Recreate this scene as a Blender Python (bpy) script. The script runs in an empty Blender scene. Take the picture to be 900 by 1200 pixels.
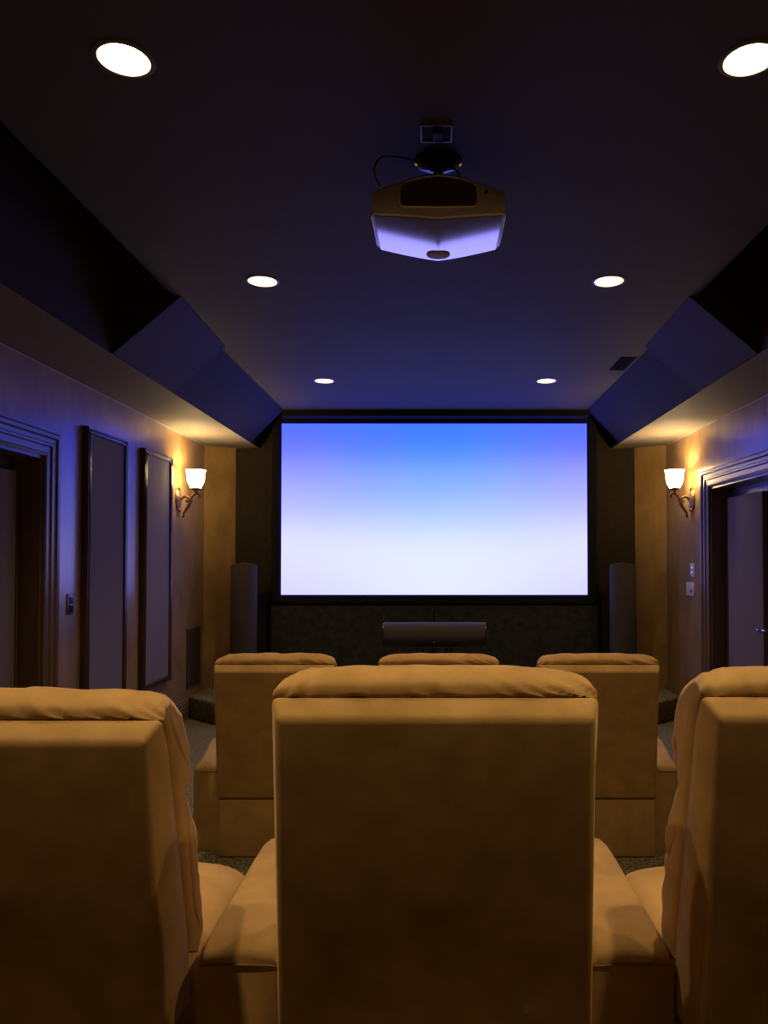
import bpy, bmesh, math
from math import sin, cos, pi, radians, sqrt
from mathutils import Vector, Matrix, noise

S = bpy.context.scene
COL = S.collection

# ---------------------------------------------------------------- camera
cam = bpy.data.cameras.new('camera')
camo = bpy.data.objects.new('camera', cam)
COL.objects.link(camo)
PITCH = 1.3
camo.location = (0, 0, 1.52)
camo.rotation_euler = (radians(90 + PITCH), 0, 0)
cam.sensor_fit = 'HORIZONTAL'
cam.sensor_width = 36
cam.lens = 36
cam.shift_x = -60 / 900
cam.shift_y = (57 - 900 * math.tan(radians(PITCH))) / 900
cam.clip_start = 0.05
S.camera = camo

# ---------------------------------------------------------------- world, exposure
w = bpy.data.worlds.new('night')
S.world = w
w.use_nodes = True
w.node_tree.nodes['Background'].inputs[0].default_value = (0, 0, 0, 1)
w.node_tree.nodes['Background'].inputs[1].default_value = 0
S.view_settings.view_transform = 'Standard'
S.view_settings.look = 'None'
S.view_settings.gamma = 1
S.view_settings.use_curve_mapping = False
S.view_settings.exposure = 0.0

DOWN_W = 73.0        # recessed spots
SCONCE_W = 10.0      # bulbs in the wall sconces
SHADE_E = 40.0       # glow of the frosted shades
SCREEN = 1.0

# ---------------------------------------------------------------- helpers
def link(name, bm, mat, parent=None, smooth=False, angle=None):
    bmesh.ops.recalc_face_normals(bm, faces=bm.faces)
    me = bpy.data.meshes.new(name)
    bm.to_mesh(me)
    bm.free()
    if smooth:
        for p in me.polygons:
            p.use_smooth = True
        if angle:
            me.set_sharp_from_angle(angle=radians(angle))
    if mat:
        me.materials.append(mat)
    o = bpy.data.objects.new(name, me)
    COL.objects.link(o)
    if parent:
        o.parent = parent
    return o

def thing(name, label, cat, loc=(0, 0, 0), rot=(0, 0, 0), group=None):
    o = bpy.data.objects.new(name, None)
    o.empty_display_size = 0.1
    COL.objects.link(o)
    o.location = loc
    o.rotation_euler = rot
    tag(o, label, cat, group)
    return o

def tag(o, label, cat, group=None):
    o['label'] = label
    o['category'] = cat
    if group:
        o['group'] = group
    return o

def struct(name, bm, mat, smooth=False, angle=None, parent=None):
    o = link(name, bm, mat, parent, smooth, angle)
    if not parent:
        o['kind'] = 'structure'
    return o

def box(bm, x0, x1, y0, y1, z0, z1, bev=0, seg=2):
    vs = [bm.verts.new((x, y, z)) for x in (x0, x1) for y in (y0, y1) for z in (z0, z1)]
    idx = [(0, 1, 3, 2), (4, 6, 7, 5), (0, 4, 5, 1), (2, 3, 7, 6), (0, 2, 6, 4), (1, 5, 7, 3)]
    fs = [bm.faces.new([vs[i] for i in f]) for f in idx]
    if bev:
        es = list({e for f in fs for e in f.edges})
        bmesh.ops.bevel(bm, geom=es, offset=bev, segments=seg, profile=0.5, affect='EDGES')
    return vs

def prism(bm, pts, a, b, axis='y', bev=0, seg=2):
    """polygon pts extruded from a to b along an axis; pts are the other two coordinates"""
    def P(p, t):
        if axis == 'y':
            return (p[0], t, p[1])
        if axis == 'x':
            return (t, p[0], p[1])
        return (p[0], p[1], t)
    A = [bm.verts.new(P(p, a)) for p in pts]
    B = [bm.verts.new(P(p, b)) for p in pts]
    n = len(pts)
    fs = [bm.faces.new(A), bm.faces.new(B[::-1])]
    for i in range(n):
        fs.append(bm.faces.new((A[i], B[i], B[(i + 1) % n], A[(i + 1) % n])))
    if bev:
        es = list({e for f in fs for e in f.edges})
        bmesh.ops.bevel(bm, geom=es, offset=bev, segments=seg, profile=0.5, affect='EDGES')

def lathe(bm, prof, seg=32, M=None, sx=1, sy=1, caps=(True, True)):
    rings = []
    for r, z in prof:
        ring = []
        for k in range(seg):
            a = 2 * pi * k / seg
            v = Vector((r * cos(a) * sx, r * sin(a) * sy, z))
            if M:
                v = M @ v
            ring.append(bm.verts.new(v))
        rings.append(ring)
    for i in range(len(rings) - 1):
        for k in range(seg):
            bm.faces.new((rings[i][k], rings[i][(k + 1) % seg], rings[i + 1][(k + 1) % seg], rings[i + 1][k]))
    if caps[0]:
        bm.faces.new(rings[0][::-1])
    if caps[1]:
        bm.faces.new(rings[-1])

def catmull(P, n, closed=False):
    out = []
    P = [Vector(p) for p in P]
    m = len(P)
    for k in range(n):
        t = k / (n if closed else n - 1) * (m if closed else m - 1)
        i = min(int(t), m - 1 if closed else m - 2)
        f = t - i
        if closed:
            a, b, c, d = P[(i - 1) % m], P[i % m], P[(i + 1) % m], P[(i + 2) % m]
        else:
            a, b, c, d = P[max(i - 1, 0)], P[i], P[i + 1], P[min(i + 2, m - 1)]
        out.append(0.5 * ((2 * b) + (c - a) * f + (2 * a - 5 * b + 4 * c - d) * f * f + (3 * b - a - 3 * c + d) * f ** 3))
    return out

def tube(bm, path, radii, seg=12, n=None):
    path = catmull(path, n) if n else [Vector(p) for p in path]
    m = len(path)
    if not hasattr(radii, '__len__'):
        radii = [radii]
    rings = []
    up = Vector((0.013, 0.97, 0.2)).normalized()
    for i, p in enumerate(path):
        t = (path[min(i + 1, m - 1)] - path[max(i - 1, 0)]).normalized()
        a = t.cross(up)
        if a.length < 1e-3:
            a = t.cross(Vector((1, 0, 0)))
        a.normalize()
        b = t.cross(a).normalized()
        f = i / (m - 1) * (len(radii) - 1)
        j = min(int(f), len(radii) - 2) if len(radii) > 1 else 0
        r = radii[j] + (radii[j + 1] - radii[j]) * (f - j) if len(radii) > 1 else radii[0]
        rings.append([bm.verts.new(p + a * r * cos(2 * pi * k / seg) + b * r * sin(2 * pi * k / seg)) for k in range(seg)])
    for i in range(m - 1):
        for k in range(seg):
            bm.faces.new((rings[i][k], rings[i][(k + 1) % seg], rings[i + 1][(k + 1) % seg], rings[i + 1][k]))
    bm.faces.new(rings[0][::-1])
    bm.faces.new(rings[-1])

def molding(bm, path, prof, fmap, closed):
    """mitred moulding: path is an axis-aligned polyline (u,v); prof = (outward offset, height)"""
    n = len(path)
    rings = []
    def norm(p, q):
        d = Vector(q) - Vector(p)
        d.normalize()
        return Vector((-d.y, d.x))
    for i in range(n):
        if closed:
            n1 = norm(path[i - 1], path[i]); n2 = norm(path[i], path[(i + 1) % n])
        else:
            n1 = norm(path[i - 1], path[i]) if i > 0 else None
            n2 = norm(path[i], path[i + 1]) if i < n - 1 else None
            n1 = n1 or n2; n2 = n2 or n1
        o = n1 if (n1 - n2).length < 1e-4 else n1 + n2
        rings.append([bm.verts.new(fmap(path[i][0] + o.x * a, path[i][1] + o.y * a, b)) for a, b in prof])
    m = len(prof)
    for i in range(n if closed else n - 1):
        A, B = rings[i], rings[(i + 1) % n]
        for k in range(m):
            bm.faces.new((A[k], A[(k + 1) % m], B[(k + 1) % m], B[k]))
    if not closed:
        bm.faces.new(rings[0][::-1]); bm.faces.new(rings[-1])

# ---------------------------------------------------------------- materials
def mat(name, col, rough=0.6, col2=None, scale=6, detail=4, bump=0, bscale=200, metal=0, spec=0.5,
        sheen=0, coat=0, stretch=(1, 1, 1), lo=0.35, hi=0.65, emit=None, estr=0, sheen_tint=None):
    m = bpy.data.materials.new(name)
    m.use_nodes = True
    nt = m.node_tree
    N = nt.nodes
    b = N['Principled BSDF']
    b.inputs['Base Color'].default_value = (*col, 1)
    b.inputs['Roughness'].default_value = rough
    b.inputs['Metallic'].default_value = metal
    b.inputs['Specular IOR Level'].default_value = spec
    b.inputs['Sheen Weight'].default_value = sheen
    b.inputs['Sheen Roughness'].default_value = 0.45
    if sheen_tint:
        b.inputs['Sheen Tint'].default_value = (*sheen_tint, 1)
    b.inputs['Coat Weight'].default_value = coat
    b.inputs['Coat Roughness'].default_value = 0.19 if coat < 1 else 0.05
    tc = N.new('ShaderNodeTexCoord')
    mp = N.new('ShaderNodeMapping')
    mp.inputs['Scale'].default_value = stretch
    nt.links.new(tc.outputs['Object'], mp.inputs['Vector'])
    if col2:
        nz = N.new('ShaderNodeTexNoise')
        nz.inputs['Scale'].default_value = scale
        nz.inputs['Detail'].default_value = detail
        nz.inputs['Roughness'].default_value = 0.6
        nt.links.new(mp.outputs[0], nz.inputs['Vector'])
        cr = N.new('ShaderNodeValToRGB')
        cr.color_ramp.elements[0].position = lo
        cr.color_ramp.elements[1].position = hi
        cr.color_ramp.elements[0].color = (*col, 1)
        cr.color_ramp.elements[1].color = (*col2, 1)
        nt.links.new(nz.outputs['Fac'], cr.inputs[0])
        nt.links.new(cr.outputs[0], b.inputs['Base Color'])
    if bump:
        n2 = N.new('ShaderNodeTexNoise')
        n2.inputs['Scale'].default_value = bscale
        n2.inputs['Detail'].default_value = 3
        nt.links.new(mp.outputs[0], n2.inputs['Vector'])
        bp = N.new('ShaderNodeBump')
        bp.inputs['Strength'].default_value = bump
        bp.inputs['Distance'].default_value = 0.004
        nt.links.new(n2.outputs['Fac'], bp.inputs['Height'])
        nt.links.new(bp.outputs[0], b.inputs['Normal'])
    if emit:
        b.inputs['Emission Color'].default_value = (*emit, 1)
        b.inputs['Emission Strength'].default_value = estr
    return m

M_plaster = mat('golden_plaster', (0.25, 0.150, 0.052), 0.36, (0.37, 0.232, 0.09), 5, 6, 0.2, 14, spec=0.6, coat=0.5, stretch=(1, 1, 0.6))
M_ceil = mat('dark_ceiling_paint', (0.050, 0.039, 0.024), 0.75, (0.056, 0.044, 0.027), 3, bump=0.1, bscale=120, spec=0.3)
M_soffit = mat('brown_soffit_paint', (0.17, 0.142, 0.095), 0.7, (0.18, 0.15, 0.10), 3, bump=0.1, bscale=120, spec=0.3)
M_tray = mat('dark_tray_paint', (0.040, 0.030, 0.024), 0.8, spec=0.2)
M_black = mat('black_fabric_wall', (0.032, 0.026, 0.019), 0.9, (0.042, 0.034, 0.025), 30, bump=0.2, bscale=400, spec=0.1)
M_black2 = mat('charcoal_mottled_fabric', (0.022, 0.022, 0.02), 0.9, (0.045, 0.045, 0.042), 14, 8, 0.2, 400, spec=0.1)
M_velvet = mat('black_velvet', (0.012, 0.012, 0.014), 0.9, spec=0.1)
M_fabric = mat('grey_acoustic_fabric', (0.18, 0.145, 0.125), 0.92, (0.21, 0.172, 0.15), 260, 2, 0.35, 500, spec=0.15)
M_wood = mat('dark_stained_wood', (0.055, 0.028, 0.013), 0.26, (0.085, 0.045, 0.02), 10, 6, 0.05, 60, spec=0.6, stretch=(6, 6, 0.6))
M_trimw = mat('umber_painted_trim', (0.13, 0.08, 0.04), 0.3, (0.16, 0.10, 0.05), 6, 5, spec=0.55)
M_base = mat('tan_baseboard_paint', (0.20, 0.135, 0.06), 0.4)
M_door = mat('dark_door_paint', (0.06, 0.04, 0.03), 0.25, spec=0.6)
M_carpet = mat('olive_loop_carpet', (0.055, 0.045, 0.022), 0.95, (0.31, 0.25, 0.13), 70, 3, 0.9, 130, spec=0.05, lo=0.38, hi=0.62)
M_suede = mat('camel_suede', (0.33, 0.19, 0.06), 0.88, (0.48, 0.285, 0.10), 9, 9, 0.12, 600, spec=0.12, sheen=0.35, sheen_tint=(1, 0.72, 0.4), lo=0.3, hi=0.7)
M_suede2 = mat('camel_suede_cushion', (0.40, 0.23, 0.075), 0.88, (0.54, 0.32, 0.112), 11, 8, 0.12, 600, spec=0.12, sheen=0.4, sheen_tint=(1, 0.72, 0.4), lo=0.3, hi=0.7)
M_piping = mat('camel_piping', (0.30, 0.15, 0.05), 0.8)
M_nearblack = mat('black_base_lining', (0.015, 0.01, 0.006), 0.95, spec=0.05)  # near-black, for the grille and vent backings and the vent slats
M_spk = mat('charcoal_speaker_cloth', (0.06, 0.05, 0.045), 0.9, (0.07, 0.06, 0.054), 300, 2, 0.3, 500, spec=0.15)
M_blackpl = mat('black_plastic', (0.012, 0.012, 0.013), 0.35)
M_bronze = mat('aged_bronze', (0.20, 0.12, 0.06), 0.38, (0.34, 0.22, 0.12), 30, 4, metal=0.85)
M_white = mat('almond_plastic', (0.62, 0.56, 0.45), 0.35)
M_chrome = mat('satin_nickel', (0.72, 0.70, 0.67), 0.18, metal=1)
M_bluewr = mat('dark_bronze_plate', (0.10, 0.075, 0.06), 0.3)
M_pearl = mat('champagne_shell', (0.62, 0.61, 0.50), 0.32, metal=0.3, coat=0.3)
M_pearlg = mat('glossy_pearl_cover', (0.50, 0.40, 0.36), 0.06, metal=0.75, coat=1)
M_led = mat('blue_led', (0.1, 0.15, 0.6), 0.3, emit=(0.25, 0.35, 1), estr=1.2)
M_refl = mat('white_can_reflector', (0.8, 0.74, 0.6), 0.3)
M_trimring = mat('dark_lamp_trim_ring', (0.10, 0.085, 0.06), 0.4)
M_bulb = mat('halogen_lens', (1, 0.9, 0.7), 0.3, emit=(1, 0.83, 0.52), estr=30)
M_shade = mat('frosted_glass_shade', (0.9, 0.8, 0.6), 0.4, emit=(1, 0.71, 0.31), estr=SHADE_E)
M_grille = mat('brown_metal_grille', (0.07, 0.045, 0.025), 0.5)
M_mirror = mat('brushed_plate_edge', (0.45, 0.40, 0.40), 0.35, metal=0.8)
M_darkmetal = mat('glossy_dark_metal', (0.05, 0.05, 0.06), 0.15, metal=0.9)
M_bead = mat('pale_caulk_bead', (0.42, 0.38, 0.34), 0.6)

def screen_mat():
    m = bpy.data.materials.new('projected_sky_image')
    m.use_nodes = True
    nt = m.node_tree; N = nt.nodes; L = nt.links
    N.remove(N['Principled BSDF'])
    out = [n for n in N if n.type == 'OUTPUT_MATERIAL'][0]
    em = N.new('ShaderNodeEmission')
    tc = N.new('ShaderNodeTexCoord')
    sp = N.new('ShaderNodeSeparateXYZ')
    L.new(tc.outputs['Generated'], sp.inputs[0])
    def math_(op, a, b=None, c=None):
        n = N.new('ShaderNodeMath'); n.operation = op
        for k, x in enumerate((a, b, c)):
            if x is None: continue
            if isinstance(x, (int, float)): n.inputs[k].default_value = x
            else: L.new(x, n.inputs[k])
        return n.outputs[0]
    x = sp.outputs['X']; z = sp.outputs['Z']
    def ramp(src, stops):
        r = N.new('ShaderNodeValToRGB')
        r.color_ramp.interpolation = 'B_SPLINE'
        els = r.color_ramp.elements
        while len(els) < len(stops): els.new(0.5)
        for e, (p, c) in zip(els, stops):
            e.position = p; e.color = (*c, 1)
        L.new(src, r.inputs[0])
        return r.outputs[0]
    nz = N.new('ShaderNodeTexNoise'); nz.inputs['Scale'].default_value = 2.2; nz.inputs['Detail'].default_value = 2
    L.new(tc.outputs['Generated'], nz.inputs['Vector'])
    wob = math_('MULTIPLY_ADD', nz.outputs['Fac'], 0.10, -0.05)
    zz = math_('ADD', z, wob)
    # columns: centre of the picture / edges of the picture
    cen = ramp(zz, [(0.0, (0.80, 0.85, 1.0)), (0.25, (0.84, 0.90, 1.0)), (0.45, (0.47, 0.66, 1.0)), (0.7, (0.17, 0.40, 1.0)), (0.86, (0.065, 0.25, 0.93)), (1.0, (0.05, 0.21, 0.87))])
    edg = ramp(zz, [(0.0, (0.66, 0.62, 1.0)), (0.3, (0.86, 0.85, 1.0)), (0.5, (0.56, 0.54, 1.0)), (0.78, (0.25, 0.24, 1.0)), (0.92, (0.13, 0.17, 0.97)), (1.0, (0.12, 0.18, 0.95))])
    lf = ramp(x, [(0.0, (0, 0, 0)), (0.40, (1, 1, 1)), (0.64, (1, 1, 1)), (1.0, (0, 0, 0))])
    mx = N.new('ShaderNodeMix'); mx.data_type = 'RGBA'
    L.new(lf, mx.inputs[0]); L.new(edg, mx.inputs[6]); L.new(cen, mx.inputs[7])
    # the projected light is far bluer and brighter than the film holds
    cc = N.new('ShaderNodeSeparateColor'); L.new(mx.outputs[2], cc.inputs[0])
    bb = math_('MULTIPLY', cc.outputs[2], 2.9)
    co = N.new('ShaderNodeCombineColor')
    L.new(cc.outputs[0], co.inputs[0]); L.new(cc.outputs[1], co.inputs[1]); L.new(bb, co.inputs[2])
    L.new(co.outputs[0], em.inputs[0])
    em.inputs[1].default_value = SCREEN
    L.new(em.outputs[0], out.inputs[0])
    return m
M_screen = screen_mat()

# ---------------------------------------------------------------- room shell
W = 2.39; YB = -1.8; YF = 8.15; ZC = 3.05; ZS = 2.715; XI = 1.87; XC = 1.535; YT = 4.42; YE = 7.76
TH = 0.3
bm = bmesh.new(); box(bm, -W - TH, W + TH, YB - 0.2, YF + 0.2, -0.2, 0)
struct('floor', bm, M_carpet)
# seating platform of the back row
bm = bmesh.new(); box(bm, -W, W, YB, 2.62, 0.0, 0.27, 0.02)
o = struct('trim_1', bm, M_carpet)
# stage with angled sides
bm = bmesh.new()
prism(bm, [(-W, 7.46), (-2.02, 7.12), (2.02, 7.12), (W, 7.46), (W, YF), (-W, YF)], 0.0, 0.21, 'z', 0.025, 3)
struct('trim_2', bm, M_carpet, True, 35)

def side_wall(name, s, y0, y1, ztop):
    bm = bmesh.new()
    a, b = sorted((s * W, s * (W + TH)))
    box(bm, a, b, YB, y0, 0, 3.7)
    box(bm, a, b, y1, YF + 0.1, 0, 3.7)
    box(bm, a, b, y0, y1, ztop, 3.7)
    return struct(name, bm, M_plaster)
DZ = 2.16
side_wall('wall_left', -1, 3.30, 4.66, DZ)
side_wall('wall_right', 1, 4.92, 6.66, DZ)
bm = bmesh.new(); box(bm, -W - TH, W + TH, YB - 0.15, YB, 0, 3.7)
struct('wall_back', bm, M_plaster)
bm = bmesh.new(); box(bm, -2.125, 2.125, YF, YF + 0.1, 0, 3.7)
struct('wall_front', bm, M_black)
for s, nm in ((-1, 'wall_front_left'), (1, 'wall_front_right')):
    bm = bmesh.new()
    prism(bm, [(s * W, 7.93), (s * 2.115, 8.13), (s * 2.115, 8.22), (s * W, 8.22)], 0.21, 2.72, 'z')
    struct(nm, bm, M_plaster)

LIGHTS = [(-0.950, 1.08), (0.950, 1.08), (-0.950, 2.31), (0.960, 2.31), (-0.945, 4.17), (0.950, 4.17), (-0.945, 6.50), (0.945, 6.50)]  # first pair is unseen, added to light the tops of the back-row recliners
RH = 0.078
def ceiling():
    bm = bmesh.new()
    ys = sorted({YB, YT, YE, YF + 0.1} | {v for _, y in LIGHTS for v in (y - 0.15, y + 0.15)})
    for i in range(len(ys) - 1):
        y0, y1 = ys[i], ys[i + 1]
        half = XC + 0.1 if y0 >= YT else XC
        if y0 >= YE: half = XI + 0.1
        ls = [l for l in LIGHTS if y0 - 1e-6 < l[1] < y1]
        xs = [-half] + [v for l in sorted(ls) for v in (l[0] - 0.15, l[0] + 0.15)] + [half]
        for k in range(0, len(xs) - 1):
            x0, x1 = xs[k], xs[k + 1]
            if k % 2 == 0:
                bm.faces.new([bm.verts.new(p) for p in ((x0, y0, ZC), (x1, y0, ZC), (x1, y1, ZC), (x0, y1, ZC))])
            else:
                l = [q for q in ls if x0 < q[0] < x1][0]
                n = 48
                inn = []; out = []
                for j in range(n):
                    a = 2 * pi * j / n
                    c, s = cos(a), sin(a)
                    m = max(abs(c), abs(s))
                    inn.append(bm.verts.new((l[0] + RH * c, l[1] + RH * s, ZC)))
                    out.append(bm.verts.new((l[0] + 0.15 * c / m, l[1] + 0.15 * s / m, ZC)))
                for j in range(n):
                    bm.faces.new((inn[j], inn[(j + 1) % n], out[(j + 1) % n], out[j]))
    # upturned edge of the hanging centre panel
    for s in (-1, 1):
        box(bm, min(s * XC, s * (XC - .02)), max(s * XC, s * (XC - .02)), YB, YT, ZC, ZC + 0.12)
    bmesh.ops.remove_doubles(bm, verts=bm.verts, dist=1e-5)
    return struct('ceiling', bm, M_ceil)
ceiling()
bm = bmesh.new(); box(bm, -W - TH, W + TH, YB - 0.15, YF + 0.1, 3.7, 3.8)
struct('ceiling_upper', bm, M_tray)
for s, nm in ((-1, 'left'), (1, 'right')):
    # soffit: a level underside along the wall with a tray behind it
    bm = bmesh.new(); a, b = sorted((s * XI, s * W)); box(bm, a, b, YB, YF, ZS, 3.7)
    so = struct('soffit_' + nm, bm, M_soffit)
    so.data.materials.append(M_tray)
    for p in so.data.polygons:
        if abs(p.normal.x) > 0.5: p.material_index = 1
    # inclined tray side between the soffit edge and the ceiling
    bm = bmesh.new()
    prism(bm, [(s * (XI - 0.002), ZS + 0.004), (s * XC, ZC + 0.004), (s * XC, 3.7), (s * (XI - 0.002), 3.7)], YT, YE, 'y')
    struct('trim_tray_' + nm, bm, M_tray)
    # raised inclined panel at the near end of it
    n = Vector((-s * 1, 0, -1)).normalized()
    d = Vector((-s * (XI - XC), 0, ZC - ZS))
    bm = bmesh.new()
    p0 = Vector((s * XI, 0, ZS + 0.003)); p1 = Vector((s * XC, 0, ZC - 0.002))
    t0, t1 = 0.055, 0.035
    q = []
    for y, t in ((YT - 0.01, t0), (5.44, t1)):
        for p, k in ((p0, 0.75), (p1, 0.75)):
            q.append(p + Vector((0, y, 0)))
            e = Vector((-s * t, 0, 0)) * 1.2 if p is p1 else Vector((-s * 0.0, 0, 0))
            q.append(p + Vector((0, y, 0)) + (e if p is p1 else Vector((-s * 0.012, 0, 0))))
    vs = [bm.verts.new(v) for v in q]
    for f in ((0, 1, 3, 2), (4, 6, 7, 5), (0, 4, 5, 1), (2, 3, 7, 6), (0, 2, 6, 4), (1, 5, 7, 3)):
        bm.faces.new([vs[i] for i in f])
    struct('trim_panel_' + nm, bm, mat('inclined_panel_paint_' + nm, (0.052, 0.040, 0.034), 0.75, spec=0.2))
    # thin pale bead where soffit meets wall
    bm = bmesh.new()
    a, b = sorted((s * (W - 0.006), s * W)); box(bm, a, b, 2.5, 7.93, ZS - 0.006, ZS)
    struct('trim_bead_' + nm, bm, M_bead)
# black header over the screen
bm = bmesh.new(); box(bm, -XC - 0.03, XC + 0.03, YE, 7.93, 2.99, ZC)
struct('trim_3', bm, M_velvet)

# baseboards (split at the doors)
BP = [(0, 0.0), (0.0, 0.018), (0.13, 0.018), (0.145, 0.013), (0.16, 0.016), (0.175, 0.010), (0.19, 0.012), (0.2, 0.004), (0.2, 0.0)]
for s, nm, segs in ((-1, 'left', [(2.63, 3.14), (4.82, 7.47)]), (1, 'right', [(2.63, 4.76), (6.82, 7.47)])):
    bm = bmesh.new()
    for y0, y1 in segs:
        prism(bm, [(s * (W - b), a) for a, b in BP], y0, y1, 'y')
    struct('baseboard_' + nm, bm, M_base)

# ---------------------------------------------------------------- door frames and doors
CAS = [(0.0, 0.0), (0.0, 0.018), (0.012, 0.024), (0.02, 0.018), (0.055, 0.022), (0.062, 0.032), (0.075, 0.034), (0.082, 0.026),
       (0.105, 0.03), (0.115, 0.042), (0.135, 0.046), (0.147, 0.036), (0.15, 0.0)]
def lever(parent, s, y, z, x, toward):
    bm = bmesh.new()
    M = Matrix.Translation((x, y, z)) @ Matrix.Rotation(-s * pi / 2, 4, 'Y')
    lathe(bm, [(0.030, 0), (0.030, 0.006), (0.022, 0.012), (0.011, 0.018), (0.011, 0.045)], 24, M)
    tube(bm, [(x - s * 0.045, y - toward * .008, z), (x - s * 0.052, y + toward * 0.02, z + 0.003), (x - s * 0.05, y + toward * 0.06, z + 0.006),
              (x - s * 0.05, y + toward * 0.10, z - 0.004), (x - s * 0.05, y + toward * 0.125, z + 0.002)], [0.011, 0.010, 0.009, 0.007, 0.009], 12, 20)
    return link('door_handle', bm, M_chrome, parent, True, 40)

def door_set(num, s, y0, y1, leaves):
    top = DZ
    bm = bmesh.new()
    path = [(y0, 0.0), (y0, top), (y1, top), (y1, 0.0)]
    molding(bm, path, CAS, lambda u, v, b: (s * (W - b), u, v), False)
    a, b = sorted((s * W, s * (W + 0.26)))
    # jamb lining
    box(bm, a, b, y0 - 0.0, y0 + 0.02, 0, top); box(bm, a, b, y1 - 0.02, y1, 0, top); box(bm, a, b, y0 + 0.02, y1 - 0.02, top - 0.02, top)
    # door stops
    c, d = sorted((s * (W + 0.13), s * (W + 0.148)))
    for u, v in ((y0 + 0.02, y0 + 0.035), (y1 - 0.035, y1 - 0.02)):
        box(bm, c, d, u, v, 0, top - 0.02)
    struct('door_frame_%d' % num, bm, M_trimw if s > 0 else M_trimw, True, 30)
    for k, (l0, l1, p0, p1, hy, tw) in enumerate(leaves):
        bm = bmesh.new()
        a, b = sorted((s * (W + 0.15), s * (W + 0.195)))
        box(bm, a, b, l0, l1, 0.01, top - 0.022, 0.002)
        leaf = struct('door_%d' % (num + k * 10 if k else num), bm, M_door)
        a, b = sorted((s * (W + 0.108), s * (W + 0.15)))
        bm = bmesh.new(); box(bm, a, b, p0, p1, 0.22, 2.055, 0.006, 3)
        link('acoustic_panel', bm, M_fabric, leaf, True, 40)
        if hy:
            lever(leaf, s, hy, 0.985, s * (W + 0.15), tw)
door_set(1, -1, 3.30, 4.66, [(3.34, 4.63, 3.45, 4.575, None, 1)])
door_set(2, 1, 4.92, 6.66, [(5.795, 6.63, 5.86, 6.56, 5.83, 1), (4.95, 5.79, 5.02, 5.70, None, -1)])

# ---------------------------------------------------------------- screen
sc = thing('projection_screen', 'wide glowing projection screen in a black frame on the front wall', 'screen', (0, YF, 1.08))
SX0, SX1, SZ0, SZ1, SY = -1.603, 1.583, 1.166, 2.950, 7.995
def sl(x, y, z): return (x, y - YF, z - 1.08)
bm = bmesh.new()
bm.faces.new([bm.verts.new(sl(*p)) for p in ((SX0, SY, SZ0), (SX1, SY, SZ0), (SX1, SY, SZ1), (SX0, SY, SZ1))])
r = bmesh.ops.extrude_face_region(bm, geom=list(bm.faces))
for v in [g for g in r['geom'] if isinstance(g, bmesh.types.BMVert)]:
    v.co.y += 0.006
link('screen_surface', bm, M_screen, sc)
bm = bmesh.new()
FP = [(0.0, 0.0), (0.0, 0.012), (0.014, 0.03), (0.085, 0.03), (0.098, 0.018), (0.098, -0.155), (0.0, -0.155)]
molding(bm, [(SX0, SZ0), (SX0, SZ1), (SX1, SZ1), (SX1, SZ0)], [(a, b) for a, b in FP],
        lambda u, v, b: sl(u, SY - b, min(v, 3.046)), True)
link('screen_frame', bm, M_velvet, sc)
bm = bmesh.new(); box(bm, SX0, SX1, SY + 0.01 - YF, -0.001, SZ0 - 1.08, SZ1 - 1.08)
link('backing_board', bm, M_velvet, sc)

# dark panels below the screen
for x0, x1, lab in ((-1.71, -0.016, 'charcoal fabric panel under left half of the glowing screen'), (-0.008, 1.69, 'charcoal fabric panel under right half of the glowing screen')):
    bm = bmesh.new(); box(bm, x0, x1, YF - 0.165, YF, 0.21, 1.060, 0.006)
    tag(link('fabric_wall_panel', bm, M_black2), lab, 'wall panel', 'fabric panels under the screen')

# ---------------------------------------------------------------- framed acoustic panels on left wall
PP = [(0, 0.0), (0, 0.036), (0.006, 0.046), (0.014, 0.048), (0.020, 0.038), (0.028, 0.036), (0.034, 0.044), (0.042, 0.046), (0.048, 0.034), (0.048, 0.0)]
def wall_panel(y0, y1, z0, z1, label):
    t = thing('framed_acoustic_panel', label, 'wall panel', (-W, (y0 + y1) / 2, z0), group='tall framed fabric panels on the left wall')
    cy = (y0 + y1) / 2
    bm = bmesh.new()
    i = 0.048
    path = [(y0 + i - cy, i), (y0 + i - cy, z1 - z0 - i), (y1 - i - cy, z1 - z0 - i), (y1 - i - cy, i)]
    molding(bm, path, PP, lambda u, v, b: (b, u, v), True)
    link('wood_frame', bm, M_wood, t, True, 25)
    bm = bmesh.new(); box(bm, 0.0, 0.03, y0 + i - cy, y1 - i - cy, i, z1 - z0 - i)
    link('fabric_infill', bm, M_fabric, t)
wall_panel(5.18, 5.86, 0.46, 2.435, 'tall grey fabric wall panel in dark frame, nearer the left door')
wall_panel(6.20, 6.86, 0.46, 2.435, 'tall grey fabric wall panel in dark frame, beside the left sconce')

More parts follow.
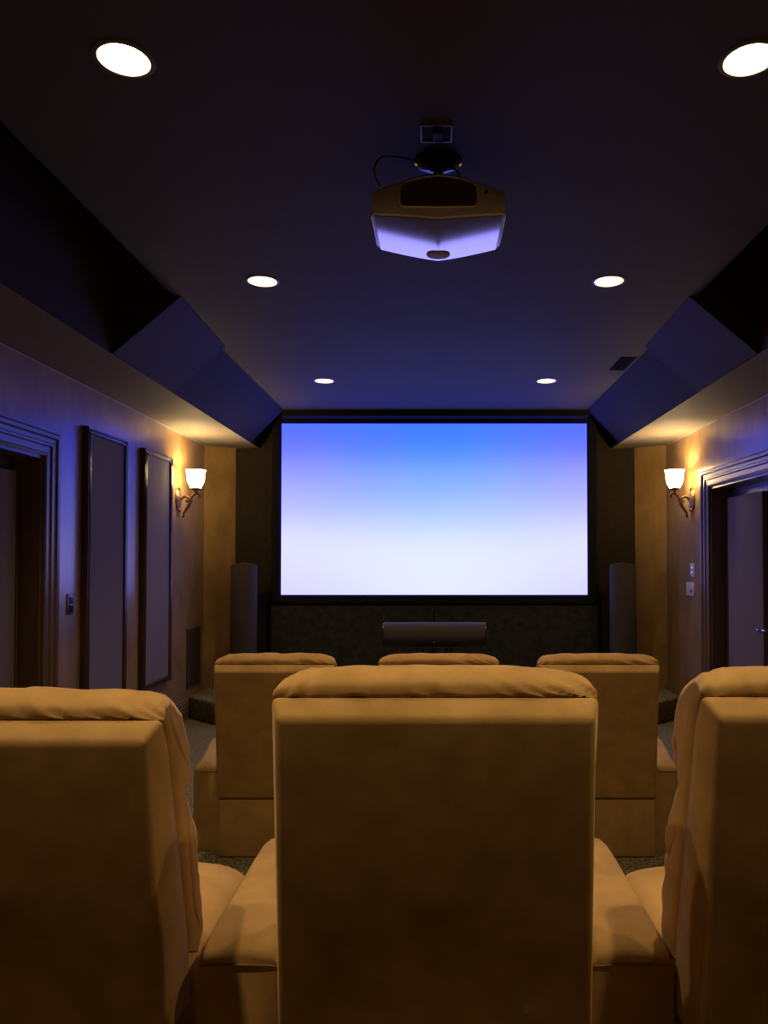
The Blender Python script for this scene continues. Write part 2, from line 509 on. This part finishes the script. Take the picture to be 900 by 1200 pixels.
# ---------------------------------------------------------------- wall plates, grille
def plate(name, label, cat, s, y, z, wy, hz, m, kind):
    t = thing(name, label, cat, (s * W, y, z))
    bm = bmesh.new(); a, b = sorted((0, -s * 0.008)); box(bm, a, b, -wy / 2, wy / 2, -hz / 2, hz / 2, 0.003)
    link('cover_plate', bm, m, t, True, 40)
    if kind == 'two':
        for dz, nm in ((0.022, 'button'), (-0.022, 'button')):
            bm = bmesh.new(); a, b = sorted((-s * 0.008, -s * 0.012)); box(bm, a, b, -0.008, 0.008, dz - 0.009, dz + 0.009)
            link(nm, bm, M_led, t)
    elif kind == 'toggle':
        for yy in (-wy * 0.22,):
            bm = bmesh.new(); a, b = sorted((-s * 0.008, -s * 0.02)); box(bm, a, b, yy - 0.006, yy + 0.006, -0.03, -0.006, 0.002)
            link('toggle', bm, M_bronze, t)
    else:
        for dz in (0.028, -0.028):
            bm = bmesh.new(); a, b = sorted((-s * 0.008, -s * 0.014)); box(bm, a, b, -0.02, 0.02, dz - 0.022, dz + 0.022, 0.002)
            link('rocker', bm, M_darkmetal, t)
plate('light_switch', 'small dark switch plate on left wall between door and tall panel', 'switch', -1, 5.03, 1.235, 0.085, 0.135, M_bluewr, 'rocker')
plate('keypad', 'narrow almond keypad with blue lit buttons, upper of two by right door', 'keypad', 1, 7.13, 1.434, 0.115, 0.122, M_white, 'two')
plate('thermostat_plate', 'square almond wall plate, lower of two by right door', 'wall plate', 1, 7.19, 1.256, 0.22, 0.128, M_white, 'toggle')

t = thing('air_grille', 'brown return air grille low on left wall beside the stage', 'air grille', (-W, 7.60, 0.28))
bm = bmesh.new()
molding(bm, [(-0.17, 0.035), (-0.17, 0.545), (0.17, 0.545), (0.17, 0.035)], [(0, 0), (0, 0.01), (0.03, 0.014), (0.035, 0)],
        lambda u, v, b: (b, u, v), True)
link('grille_frame', bm, M_grille, t)
bm = bmesh.new(); box(bm, 0, 0.002, -0.17, 0.17, 0.035, 0.545)
link('duct_backing', bm, M_nearblack, t)
bm = bmesh.new()
for k in range(30):
    z = 0.044 + k * 0.017
    prism(bm, [(0.003, z + 0.008), (0.010, z), (0.0115, z + 0.002), (0.0045, z + 0.010)], -0.17, 0.17, 'y')
link('louvres', bm, M_grille, t)

# ceiling register
t = thing('ceiling_vent', 'small dark slotted vent in the ceiling at the right tray edge', 'vent', (1.455, 5.93, ZC))
bm = bmesh.new()
molding(bm, [(-0.048, -0.185), (-0.048, 0.185), (0.048, 0.185), (0.048, -0.185)], [(0, 0), (0, 0.006), (0.014, 0.004), (0.014, 0)],
        lambda u, v, b: (u, v, -b), True)
link('vent_frame', bm, M_darkmetal, t)
bm = bmesh.new(); box(bm, -0.048, 0.048, -0.185, 0.185, -0.001, 0)
link('vent_backing', bm, M_nearblack, t)
bm = bmesh.new()
for k in range(7):
    x = -0.042 + k * 0.0135
    prism(bm, [(x, -0.001), (x + 0.005, -0.006), (x + 0.0065, -0.006), (x + 0.0015, -0.001)], -0.185, 0.185, 'y')
link('vent_slats', bm, M_nearblack, t)

# ---------------------------------------------------------------- recessed lights
names = ['left recessed ceiling light over the back row, above the photo edge', 'right recessed ceiling light over the back row, above the photo edge',
         'nearest left recessed ceiling light', 'nearest right recessed ceiling light, at the photo edge',
         'middle left recessed ceiling light, beside the projector', 'middle right recessed ceiling light, beside the projector',
         'far left recessed ceiling light near the screen', 'far right recessed ceiling light near the screen and vent']
for (lx, ly), nm in zip(LIGHTS, names):
    t = thing('recessed_light', 'glowing ' + nm, 'ceiling light', (lx, ly, ZC), group='recessed lights in the dark ceiling')
    bm = bmesh.new()
    lathe(bm, [(RH - 0.001, 0.002), (RH - 0.001, -0.004), (RH + 0.012, -0.003), (RH + 0.014, 0.0)], 48, None, caps=(False, False))
    link('trim_ring', bm, M_trimring, t, True, 40)
    bm = bmesh.new()
    lathe(bm, [(RH - 0.001, -0.003), (RH - 0.006, 0.02), (0.062, 0.05), (0.045, 0.085), (0.045, 0.10)], 48, None, caps=(False, True))
    link('reflector', bm, M_refl, t, True, 50)
    bm = bmesh.new()
    lathe(bm, [(0.040, 0.09), (0.040, 0.060), (0.034, 0.050), (0.018, 0.044), (0.004, 0.042)], 32)
    link('bulb', bm, M_bulb, t, True, 50)
    l = bpy.data.lights.new('downlight', 'SPOT')
    l.energy = DOWN_W; l.color = (1, 0.75, 0.42)
    l.spot_size = radians(106); l.spot_blend = 1.0
    l.shadow_soft_size = 0.03
    lo = bpy.data.objects.new('downlight_beam', l); COL.objects.link(lo)
    lo.location = (0, 0, 0.030); lo.parent = t

# ---------------------------------------------------------------- wall sconces
def sconce(s, label):
    t = thing('wall_sconce', label, 'wall lamp', (s * W, 7.12, 2.09), group='bronze wall sconces by the screen')
    X = -s
    # backplate: ornate oval
    bm = bmesh.new()
    M = Matrix.Rotation(X * pi / 2, 4, 'Y')
    M = Matrix.Translation((0, 0, 0)) @ M
    lathe(bm, [(0.100, 0.0), (0.102, 0.006), (0.092, 0.012), (0.086, 0.010), (0.078, 0.016), (0.055, 0.022), (0.03, 0.032), (0.004, 0.036)], 40, M, 1, 0.72)
    for k in range(22):
        a = 2 * pi * k / 22
        c = Vector((X * 0.012, 0.068 * cos(a), 0.094 * sin(a)))
        bmesh.ops.create_icosphere(bm, subdivisions=1, radius=0.006, matrix=Matrix.Translation(c))
    # acanthus crest and drop
    for sg in (1, -1):
        for k in (-1, 0, 1):
            tube(bm, [(X * 0.01, k * 0.006, sg * 0.088), (X * 0.022, k * 0.018, sg * 0.104), (X * 0.016, k * 0.024, sg * (0.118 - abs(k) * 0.012))], [0.009, 0.008, 0.003], 8, 8)
    link('backplate', bm, M_bronze, t, True, 50)
    # scrolled arm
    bm = bmesh.new()
    tube(bm, [(X * 0.03, 0, -0.005), (X * 0.055, 0, 0.02), (X * 0.085, 0, 0.022), (X * 0.105, 0, 0.0), (X * 0.10, 0, -0.02), (X * 0.085, 0, -0.022), (X * 0.08, 0, -0.010)],
         [0.012, 0.011, 0.011, 0.010, 0.009, 0.008, 0.010], 10, 36)
    tube(bm, [(X * 0.045, 0, -0.155), (X * 0.052, 0, -0.165), (X * 0.06, 0, -0.155), (X * 0.055, 0, -0.135), (X * 0.075, 0, -0.10), (X * 0.105, 0, -0.06), (X * 0.118, 0, -0.02), (X * 0.135, 0, 0.03),
              (X * 0.17, 0, 0.055), (X * 0.20, 0, 0.045), (X * 0.205, 0, 0.025), (X * 0.19, 0, 0.02)],
         [0.009, 0.009, 0.009, 0.010, 0.013, 0.016, 0.015, 0.013, 0.013, 0.011, 0.010, 0.009], 10, 60)
    for p, q in (((0.10, -0.065), (0.080, -0.045)), ((0.118, -0.02), (0.138, -0.015)), ((0.078, -0.10), (0.075, -0.072)), ((0.14, 0.035), (0.125, 0.05))):
        tube(bm, [(X * p[0], 0, p[1]), (X * (p[0] + q[0]) / 2 + X * 0.005, 0.004, (p[1] + q[1]) / 2), (X * q[0], 0, q[1])], [0.009, 0.007, 0.002], 8, 8)
    link('scroll_arm', bm, M_bronze, t, True, 60)
    cx = X * 0.165
    bm = bmesh.new()
    lathe(bm, [(0.010, 0.045), (0.014, 0.055), (0.010, 0.065), (0.016, 0.078), (0.042, 0.092), (0.050, 0.100), (0.048, 0.104), (0.012, 0.100)], 32, Matrix.Translation((cx, 0, 0)))
    link('shade_holder', bm, M_bronze, t, True, 50)
    bm = bmesh.new()
    prof = [(0.046, 0.103), (0.050, 0.108), (0.046, 0.116), (0.060, 0.130), (0.073, 0.160), (0.079, 0.20), (0.081, 0.235), (0.084, 0.256), (0.092, 0.268),
            (0.089, 0.270), (0.080, 0.256), (0.077, 0.235), (0.075, 0.20), (0.069, 0.162), (0.056, 0.134), (0.030, 0.118), (0.004, 0.114)]
    lathe(bm, prof, 40, Matrix.Translation((cx, 0, 0)), caps=(False, True))
    link('glass_shade', bm, M_shade, t, True, 60)
    bm = bmesh.new()
    lathe(bm, [(0.010, 0.114), (0.012, 0.135), (0.022, 0.155), (0.024, 0.172), (0.016, 0.19), (0.003, 0.196)], 20, Matrix.Translation((cx, 0, 0)))
    link('bulb', bm, M_bulb, t, True, 60)
    l = bpy.data.lights.new('sconce_bulb', 'POINT')
    l.energy = SCONCE_W; l.color = (1, 0.82, 0.54); l.shadow_soft_size = 0.012
    lo = bpy.data.objects.new('sconce_glow', l); COL.objects.link(lo)
    lo.location = (cx, 0, 0.212); lo.parent = t
sconce(-1, 'bronze scroll wall sconce with lit glass shade on left wall')
sconce(1, 'bronze scroll wall sconce with lit glass shade on right wall by door')

# ---------------------------------------------------------------- speakers
def tower(x, label):
    t = thing('tower_speaker', label, 'speaker', (x, 7.78, 0.21), group='tower speakers flanking the screen')
    bm = bmesh.new()
    box(bm, -0.12, 0.12, -0.09, 0.12, 0, 0.03, 0.006)
    link('plinth', bm, M_blackpl, t, True, 40)
    # cloth-wrapped body, bowed front, crowned top
    bm = bmesh.new()
    n = 20
    plan = []
    for k in range(n + 1):
        u = -1 + 2 * k / n
        plan.append((0.128 * u, -0.10 + 0.045 * u * u * (1 + 0.5 * u * u)))
    plan += [(0.12, 0.08), (0.09, 0.11), (-0.09, 0.11), (-0.12, 0.08)]
    H = 1.262
    A = [bm.verts.new((p[0], p[1], 0.03)) for p in plan]
    B = [bm.verts.new((p[0] * 0.985, p[1], H - 0.006)) for p in plan]
    Cc = [bm.verts.new((p[0] * 0.95, p[1] * 0.95, H + 0.026 * (1 - (p[0] / 0.128) ** 2) )) for p in plan]
    m = len(plan)
    for R1, R2 in ((A, B), (B, Cc)):
        for i in range(m):
            bm.faces.new((R1[i], R1[(i + 1) % m], R2[(i + 1) % m], R2[i]))
    bm.faces.new(A[::-1])
    c = bm.verts.new((0, 0, H + 0.03))
    for i in range(m):
        bm.faces.new((Cc[i], Cc[(i + 1) % m], c))
    link('cloth_body', bm, M_spk, t, True, 50)
tower(-1.935, 'tall charcoal tower speaker left of the screen')
tower(1.90, 'tall charcoal tower speaker right of the screen')

t = thing('speaker_stand', 'low black metal stand under the centre speaker', 'speaker stand', (0, 7.62, 0.21))
bm = bmesh.new(); box(bm, -0.27, 0.27, -0.14, 0.14, 0, 0.02, 0.004); link('base_plate', bm, M_blackpl, t)
bm = bmesh.new(); box(bm, -0.22, 0.22, -0.10, 0.10, 0.455, 0.47, 0.003); link('top_plate', bm, M_blackpl, t)
for x, r in ((-0.175, 0.013), (-0.125, 0.013), (-0.012, 0.022), (0.11, 0.013), (0.16, 0.013)):
    bm = bmesh.new(); lathe(bm, [(r, 0.02), (r, 0.455)], 16, Matrix.Translation((x, 0, 0)))
    link('post', bm, M_blackpl, t, True, 50)
t = thing('centre_speaker', 'long charcoal centre speaker on black stand below the screen', 'speaker', (-0.008, 7.62, 0.68))
bm = bmesh.new()
n = 28
prof = []
for k in range(n):
    a = -pi / 2 - pi * k / (n - 1)
    prof.append((0.07 * cos(a) - 0.05, 0.112 + 0.112 * sin(a)))
prof += [(0.10, 0.224), (0.12, 0.20), (0.12, 0.02), (0.10, 0.0)]
prism(bm, prof, -0.495, 0.495, 'x')
link('grille_cloth_body', bm, M_spk, t, True, 40)
for s in (-1, 1):
    bm = bmesh.new()
    pr = [(0.05 + (p[0] - 0.05) * 1.03, 0.112 + (p[1] - 0.112) * 1.0) for p in prof]
    prism(bm, pr, s * 0.495, s * 0.507, 'x')
    link('end_cap', bm, M_blackpl, t, True, 40)
bm = bmesh.new(); lathe(bm, [(0.008, 0), (0.008, 0.004), (0.003, 0.006)], 12, Matrix.Translation((0.0, -0.112, 0.05)) @ Matrix.Rotation(pi / 2, 4, 'X'))
link('badge', bm, M_chrome, t)

# ---------------------------------------------------------------- projector
py = 2.90
t = thing('ceiling_projector', 'champagne and pearl video projector hanging under the dark ceiling', 'projector', (0.012, py, 2.80), (radians(2.55), 0, 0))
hw = 0.243
def top_z(u): return 0.105 - 0.052 * min(1, max(0, (abs(u) - 0.12) / 0.80)) ** 1.2
def bot_z(u): return -0.058 + 0.022 * abs(u) ** 1.1
def y_rear(u): return -0.215 + 0.02 * u * u
def y_front(u): return 0.225 - 0.075 * abs(u) ** 1.4
bm = bmesh.new()
NU = 44
rings = []
for i in range(NU + 1):
    u = -1 + 2 * i / NU
    uu = sin(u * pi / 2) if False else u
    e = max(0.0, (abs(uu) - 0.93) / 0.07)
    k = 1 - 0.35 * e * e
    zt, zb = top_z(uu), bot_z(uu)
    yr, yf = y_rear(uu) + 0.03 * e * e, y_front(uu) - 0.03 * e * e
    ch = 0.007
    ring = [(yr, zb + ch), (yr + 0.002, zb + 0.002), (yr + ch + 0.003, zb), (yf - ch, zb), (yf - 0.002, zb + 0.003), (yf, zb + ch * 1.5),
            (yf + 0.0, zt - 0.012), (yf - 0.012, zt), (yr + 0.03, zt), (yr + 0.008, zt - 0.006), (yr, zt - 0.018)]
    rings.append([bm.verts.new((uu * hw, y, z)) for y, z in ring])
m = len(rings[0])
for i in range(NU):
    for k in range(m):
        bm.faces.new((rings[i][k], rings[i][(k + 1) % m], rings[i + 1][(k + 1) % m], rings[i + 1][k]))
bm.faces.new(rings[0][::-1]); bm.faces.new(rings[-1])
link('projector_housing', bm, M_pearl, t, True, 35)
# glossy pearl cover, a separate slightly proud plate on the underside
bm = bmesh.new()
rows = []
for i in range(NU + 1):
    u = -0.945 + 1.89 * i / NU
    zb = bot_z(u) - 0.0035
    y0, y1 = y_rear(u) + 0.012, y_front(u) - 0.008
    rows.append([bm.verts.new((u * hw, y0 + (y1 - y0) * j / 12, zb)) for j in range(13)])
for i in range(NU):
    for j in range(12):
        bm.faces.new((rows[i][j], rows[i + 1][j], rows[i + 1][j + 1], rows[i][j + 1]))
r = bmesh.ops.extrude_face_region(bm, geom=list(bm.faces))
for v in [g for g in r['geom'] if isinstance(g, bmesh.types.BMVert)]:
    v.co.z += 0.0038
link('glossy_cover', bm, M_pearlg, t, True, 30)
# round cap near the lens end of the cover, with a short neck
bm = bmesh.new()
lathe(bm, [(0.047, 0.004), (0.047, -0.001), (0.043, -0.003), (0.004, -0.003)], 32, Matrix.Translation((0, 0.150, -0.061)))
link('round_cap', bm, mat('brown_cap', (0.34, 0.23, 0.14), 0.7), t, True, 40)
# rear grille
def gbox(u, lo, hi): return lo + (hi - lo) * u
GA = 0.138
def gz(x):
    q = abs(x) / GA
    top = 0.088 - 0.026 * q ** 1.5
    bot = -0.018 - 0.004 * (1 - q)
    c = max(0, (q - 0.88) / 0.12)
    top -= 0.022 * c * c; bot += 0.016 * c * c
    return bot, top
bm = bmesh.new()
xs = [-GA + 2 * GA * i / 40 for i in range(41)]
lo_ = [bm.verts.new((x, y_rear(x / hw) - 0.0015, gz(x)[0])) for x in xs]
hi_ = [bm.verts.new((x, y_rear(x / hw) - 0.0015, gz(x)[1])) for x in xs]
for i in range(40):
    bm.faces.new((lo_[i], lo_[i + 1], hi_[i + 1], hi_[i]))
link('vent_recess', bm, M_blackpl, t)
bm = bmesh.new()
for i in range(38):
    x = -GA + 0.007 + (2 * GA - 0.014) * i / 37
    b_, t_ = gz(x)
    y = y_rear(x / hw)
    box(bm, x - 0.0018, x + 0.0018, y - 0.006, y - 0.001, b_, t_)
link('vent_fins', bm, mat('brown_vent_fins', (0.14, 0.105, 0.07), 0.4), t)
bm = bmesh.new()
pts = [(x, gz(x)[1]) for x in xs] + [(x, gz(x)[0]) for x in xs[::-1]]
P = [(x, y_rear(x / hw) - 0.003, z) for x, z in pts] 
P.append(P[0])
tube(bm, P, 0.0035, 8)
link('vent_rim', bm, M_pearl, t, True, 60)
bm = bmesh.new(); lathe(bm, [(0.006, 0.0), (0.006, 0.014), (0.003, 0.018)], 14, Matrix.Translation((0.168, -0.213, 0.03)) @ Matrix.Rotation(pi / 2, 4, 'X'))
link('sensor_window', bm, M_blackpl, t, True)
bm = bmesh.new(); lathe(bm, [(0.07, 0), (0.07, 0.03), (0.062, 0.04), (0.055, 0.03), (0.05, 0.012), (0.02, 0.02), (0.003, 0.022)], 32, Matrix.Translation((0, 0.222, 0.02)) @ Matrix.Rotation(-pi / 2, 4, 'X'))
link('lens', bm, M_blackpl, t, True, 40)
# mount
t = thing('projector_mount', 'dark round ceiling mount with pole holding the projector', 'mount', (0.012, 2.92, ZC))
bm = bmesh.new(); lathe(bm, [(0.092, 0.0), (0.092, -0.004), (0.080, -0.014), (0.04, -0.028), (0.026, -0.034)], 40)
link('ceiling_canopy', bm, M_darkmetal, t, True, 40)
bm = bmesh.new(); lathe(bm, [(0.019, -0.03), (0.019, -0.11), (0.028, -0.112), (0.028, -0.135)], 24)
link('pole', bm, M_darkmetal, t, True, 40)
bm = bmesh.new()
box(bm, -0.07, 0.07, -0.06, 0.06, -0.146, -0.135, 0.003)
link('bracket_plate', bm, M_darkmetal, t, True, 40)
for sx in (-1, 1):
    bm = bmesh.new(); tube(bm, [(sx * 0.03, 0, -0.139), (sx * 0.10, -0.07, -0.142), (sx * 0.11, -0.09, -0.158)], 0.006, 8, 12)
    link('mount_arm', bm, M_darkmetal, t, True, 60)
bm = bmesh.new(); box(bm, -0.012, 0.014, -0.03, -0.022, -0.09, -0.045, 0.002)
link('adjusting_screw_block', bm, M_chrome, t, True)
# cable
bm = bmesh.new()
tube(bm, [(-0.20, 2.72, 2.86), (-0.215, 2.68, 2.90), (-0.19, 2.70, 2.955), (-0.12, 2.76, 2.985), (-0.04, 2.80, 2.985), (0.05, 2.80, 2.975), (0.09, 2.80, 2.94), (0.07, 2.82, 2.91)], 0.0035, 8, 50)
tag(link('projector_cable', bm, M_blackpl), 'thin black cable looping above the projector', 'cable')
# ceiling junction plate
t = thing('outlet_plate', 'small rectangular plate with bright rim in ceiling behind the projector mount', 'outlet', (0.004, 2.71, ZC))
bm = bmesh.new()
molding(bm, [(-0.052, -0.05), (-0.052, 0.05), (0.052, 0.05), (0.052, -0.05)], [(0, 0), (0, 0.008), (0.004, 0.008), (0.005, 0)], lambda u, v, b: (u, v, -b), True)
link('plate_rim', bm, M_mirror, t)
bm = bmesh.new(); box(bm, -0.052, 0.052, -0.05, 0.05, -0.003, 0); link('cover_plate', bm, mat('glossy_bronze_plate', (0.10, 0.08, 0.09), 0.15, metal=0.7), t)
bm = bmesh.new(); box(bm, -0.012, 0.022, -0.03, 0.02, -0.02, -0.003, 0.003); link('plug', bm, M_blackpl, t)

# ---------------------------------------------------------------- recliners
OUT = [(0.056, 0.988), (0.050, 0.996), (0.058, 1.016), (0.096, 1.033), (0.150, 1.032), (0.215, 0.998), (0.250, 0.94), (0.268, 0.87), (0.274, 0.815), (0.268, 0.785),
       (0.290, 0.755), (0.316, 0.70), (0.330, 0.65), (0.330, 0.617), (0.362, 0.59), (0.390, 0.53), (0.388, 0.46), (0.350, 0.41), (0.29, 0.385)]
INN = [(0.062, 0.982), (0.068, 0.98), (0.074, 0.975), (0.078, 0.965), (0.084, 0.95), (0.09, 0.93), (0.10, 0.90), (0.11, 0.87), (0.12, 0.84), (0.13, 0.80),
       (0.14, 0.75), (0.155, 0.70), (0.165, 0.65), (0.175, 0.61), (0.185, 0.58), (0.20, 0.53), (0.215, 0.47), (0.225, 0.42), (0.235, 0.395)]
def cushion(seed):
    NT, NX = 84, 72
    O = catmull([(a, b, 0) for a, b in OUT], NT)
    I = catmull([(a, b, 0) for a, b in INN], NT)
    bm = bmesh.new()
    rings = []
    for i in range(NX + 1):
        u = -1 + 2 * i / NX
        u = math.copysign(1 - (1 - abs(u)) ** 1.5, u)
        s = (1 - abs(u) ** 8) ** 0.5 if abs(u) < 1 else 0
        s = 0.22 + 0.78 * s
        ring = []
        for j in range(NT):
            tt = j / (NT - 1)
            mid = (O[j] + I[j]) / 2
            x = u * (0.303 + 0.006 * sin(tt * 21) - 0.004 * max(0, 1 - tt * 8))
            # folds: run along the wrap, fan out from the corners and seams
            p = Vector((x * 13 + tt * 5 * (1 if x > 0 else -1), tt * 5.0, seed * 7.3))
            f = noise.noise(p) * 0.005
            q = Vector((x * 42 + tt * 60 * (0.4 + 0.6 * u), tt * 5.0, seed * 3.1 + 5))
            edge = math.exp(-((tt - 0.02) / 0.09) ** 2) + 0.7 * abs(u) ** 4 + 0.5 * math.exp(-((tt - 0.5) / 0.06) ** 2)
            f += noise.noise(q) * 0.010 * min(edge, 1.3)
            d = (O[j] - mid)
            L = max(d.length, 1e-4)
            fo = d * s + d / L * f * min(1, s * 1.6)
            side = max(0.0, (abs(u) - 0.72) / 0.28) * min(1.0, tt * 6)
            f += noise.noise(Vector((x * 20, tt * 15 + u * 2, seed * 1.7))) * 0.013 * side
            x += math.copysign(noise.noise(Vector((tt * 17, seed * 2.2, 9 if u > 0 else 3))) * 0.010 * side ** 2, u)
            sag = 0.006 * (1 - u * u) * math.exp(-((tt - 0.18) / 0.15) ** 2)
            ring.append((x, mid.x + fo.x, mid.y + fo.y + sag))
        for j in range(NT - 2, 0, -1):
            mid = (O[j] + I[j]) / 2
            d = I[j] - mid
            x = u * 0.301
            ring.append((x, mid.x + d.x * s, mid.y + d.y * s))
        rings.append([bm.verts.new(v) for v in ring])
    m = len(rings[0])
    for i in range(NX):
        for k in range(m):
            bm.faces.new((rings[i][k], rings[i][(k + 1) % m], rings[i + 1][(k + 1) % m], rings[i + 1][k]))
    bm.faces.new(rings[0][::-1]); bm.faces.new(rings[-1])
    return bm

def shell():
    bm = bmesh.new()
    prof = [(0.0, 0.962), (0.052, 0.996), (0.085, 0.93), (0.135, 0.72), (0.205, 0.45), (0.235, 0.30), (0.10, 0.30)]
    def hwid(y, z, i):
        base = {0: 0.291, 6: 0.303}.get(i, 0.311)
        return base - 0.0 * (1 - z)
    A = [bm.verts.new((-hwid(y, z, i), y, z)) for i, (y, z) in enumerate(prof)]
    B = [bm.verts.new((hwid(y, z, i), y, z)) for i, (y, z) in enumerate(prof)]
    bm.faces.new(A); bm.faces.new(B[::-1])
    n = len(prof)
    for i in range(n):
        bm.faces.new((A[i], B[i], B[(i + 1) % n], A[(i + 1) % n]))
    bmesh.ops.bevel(bm, geom=list(bm.edges), offset=0.012, segments=4, profile=0.5, affect='EDGES')
    return bm

def arm_mesh(sign, x0, x1, flare):
    """slab arm from x0 to x1 (positive side), soft top, a little wider at the front"""
    bm = bmesh.new()
    st = [(0.205, 0.0), (0.215, 0.012), (0.24, 0.02), (0.30, 0.022), (0.42, 0.022), (0.56, 0.024), (0.70, 0.026), (0.80, 0.024), (0.86, 0.014), (0.885, -0.01), (0.89, -0.03)]
    rings = []
    for y, dz in st:
        f = max(0, (y - 0.3) / 0.6)
        a = x0 - 0.004 * f; b = x1 + flare * f
        zt = 0.425 + dz
        r = 0.026
        ring = [(a, 0.0)]
        n = 6
        for k in range(n + 1):
            t_ = pi / 2 * k / n
            ring.append((a + r - r * cos(t_), zt - r + r * sin(t_)))
        ring.append(((a + b) / 2, zt + 0.006))
        for k in range(n + 1):
            t_ = pi / 2 * k / n
            ring.append((b - r + r * sin(t_), zt - r + r * cos(t_)))
        ring.append((b, 0.0))
        rings.append([bm.verts.new((sign * x, y, z)) for x, z in ring])
    m = len(rings[0])
    for i in range(len(rings) - 1):
        for k in range(m):
            bm.faces.new((rings[i][k], rings[i][(k + 1) % m], rings[i + 1][(k + 1) % m], rings[i + 1][k]))
    bm.faces.new(rings[0][::-1]); bm.faces.new(rings[-1])
    return bm

def recliner(loc, label, seed, arms, drop=0, yaw=0):
    t = thing('recliner', label, 'recliner', loc, (0, 0, radians(yaw)), 'camel suede theatre recliners')
    bm = bmesh.new(); box(bm, -0.298, 0.298, 0.105, 0.80, 0.0, 0.298, 0.012, 3)
    link('base', bm, M_suede, t, True, 40)
    o = link('back_shell', shell(), M_suede, t, True, 50)
    c = link('back_cushion', cushion(seed), M_suede2, t, True)
    if drop:
        for q in (o, c):
            for v in q.data.vertices:
                v.co.z -= drop * min(1, max(0, (v.co.z - 0.4) / 0.5))
    # seat cushion
    bm = bmesh.new()
    n = 26
    V = []
    for i in range(n + 1):
        row = []
        for j in range(n + 1):
            u = -1 + 2 * i / n; v = -1 + 2 * j / n
            uu = math.copysign(1 - (1 - abs(u)) ** 1.7, u); vv = math.copysign(1 - (1 - abs(v)) ** 1.7, v)
            h = ((1 - uu ** 6) * (1 - vv ** 6)) ** 0.5
            nz = noise.noise(Vector((uu * 3, vv * 3, seed))) * 0.006
            row.append(bm.verts.new((uu * 0.300, 0.555 + vv * 0.275, 0.30 + 0.105 * h + nz * h)))
        V.append(row)
    for i in range(n):
        for j in range(n):
            bm.faces.new((V[i][j], V[i + 1][j], V[i + 1][j + 1], V[i][j + 1]))
    r = bmesh.ops.extrude_face_region(bm, geom=list(bm.faces))
    for vtx in [g for g in r['geom'] if isinstance(g, bmesh.types.BMVert)]:
        vtx.co.z = 0.296
    link('seat', bm, M_suede2, t, True, 60)
    # folded footrest
    bm = bmesh.new(); box(bm, -0.29, 0.29, 0.80, 0.845, 0.05, 0.30, 0.018, 3)
    link('footrest', bm, M_suede, t, True, 40)
    for s in arms:
        if arms[s] == 'shared':
            x0, x1, fl = 0.322, 0.494, 0.0
        else:
            x0, x1, fl = 0.322, 0.455, 0.10
        a = link('arm', arm_mesh(s, x0, x1, fl), M_suede, t, True, 45)
        # stitched seam across the rear of the arm and along its inner edge
        bm = bmesh.new()
        tube(bm, [(s * (x0 + 0.006), 0.205, 0.41), (s * (x0 + 0.05), 0.2035, 0.413), (s * (x1 - 0.05), 0.2035, 0.413), (s * (x1 - 0.006), 0.205, 0.41)], 0.0022, 6, 20)
        tube(bm, [(s * (x0 + 0.012), 0.22, 0.425), (s * (x0 + 0.012), 0.4, 0.434), (s * (x0 + 0.012), 0.8, 0.434)], 0.002, 6, 20)
        link('stitched_seam', bm, M_piping, a)
        bm = bmesh.new()
        cx = s * (x0 + x1) / 2
        lathe(bm, [(0.020, 0.440), (0.024, 0.452), (0.024, 0.457), (0.019, 0.458), (0.016, 0.452)], 28, Matrix.Translation((cx, 0.74, 0)))
        link('control_button', bm, M_chrome, a, True, 40)
    return t

RZ = 0.27
recliner((0.0, 1.405, RZ), 'camel suede recliner seen from behind, large one in the middle of the back row', 1, {-1: 'shared', 1: 'shared'})
recliner((-0.835, 1.44, RZ), 'camel suede recliner seen from behind, cropped at the left photo edge', 2, {-1: 'outer'}, 0.05)
recliner((0.812, 1.412, RZ), 'camel suede recliner seen from behind, cropped at the right photo edge', 3, {1: 'outer'})
recliner((0.018, 3.86, 0), 'camel suede front row recliner, middle one, only its top visible', 4, {-1: 'shared', 1: 'shared'})
recliner((-0.815, 3.86, 0), 'camel suede front row recliner on the left, before the left sconce', 5, {-1: 'outer'})
recliner((0.830, 3.86, 0), 'camel suede front row recliner on the right, before the right door', 6, {1: 'outer'})
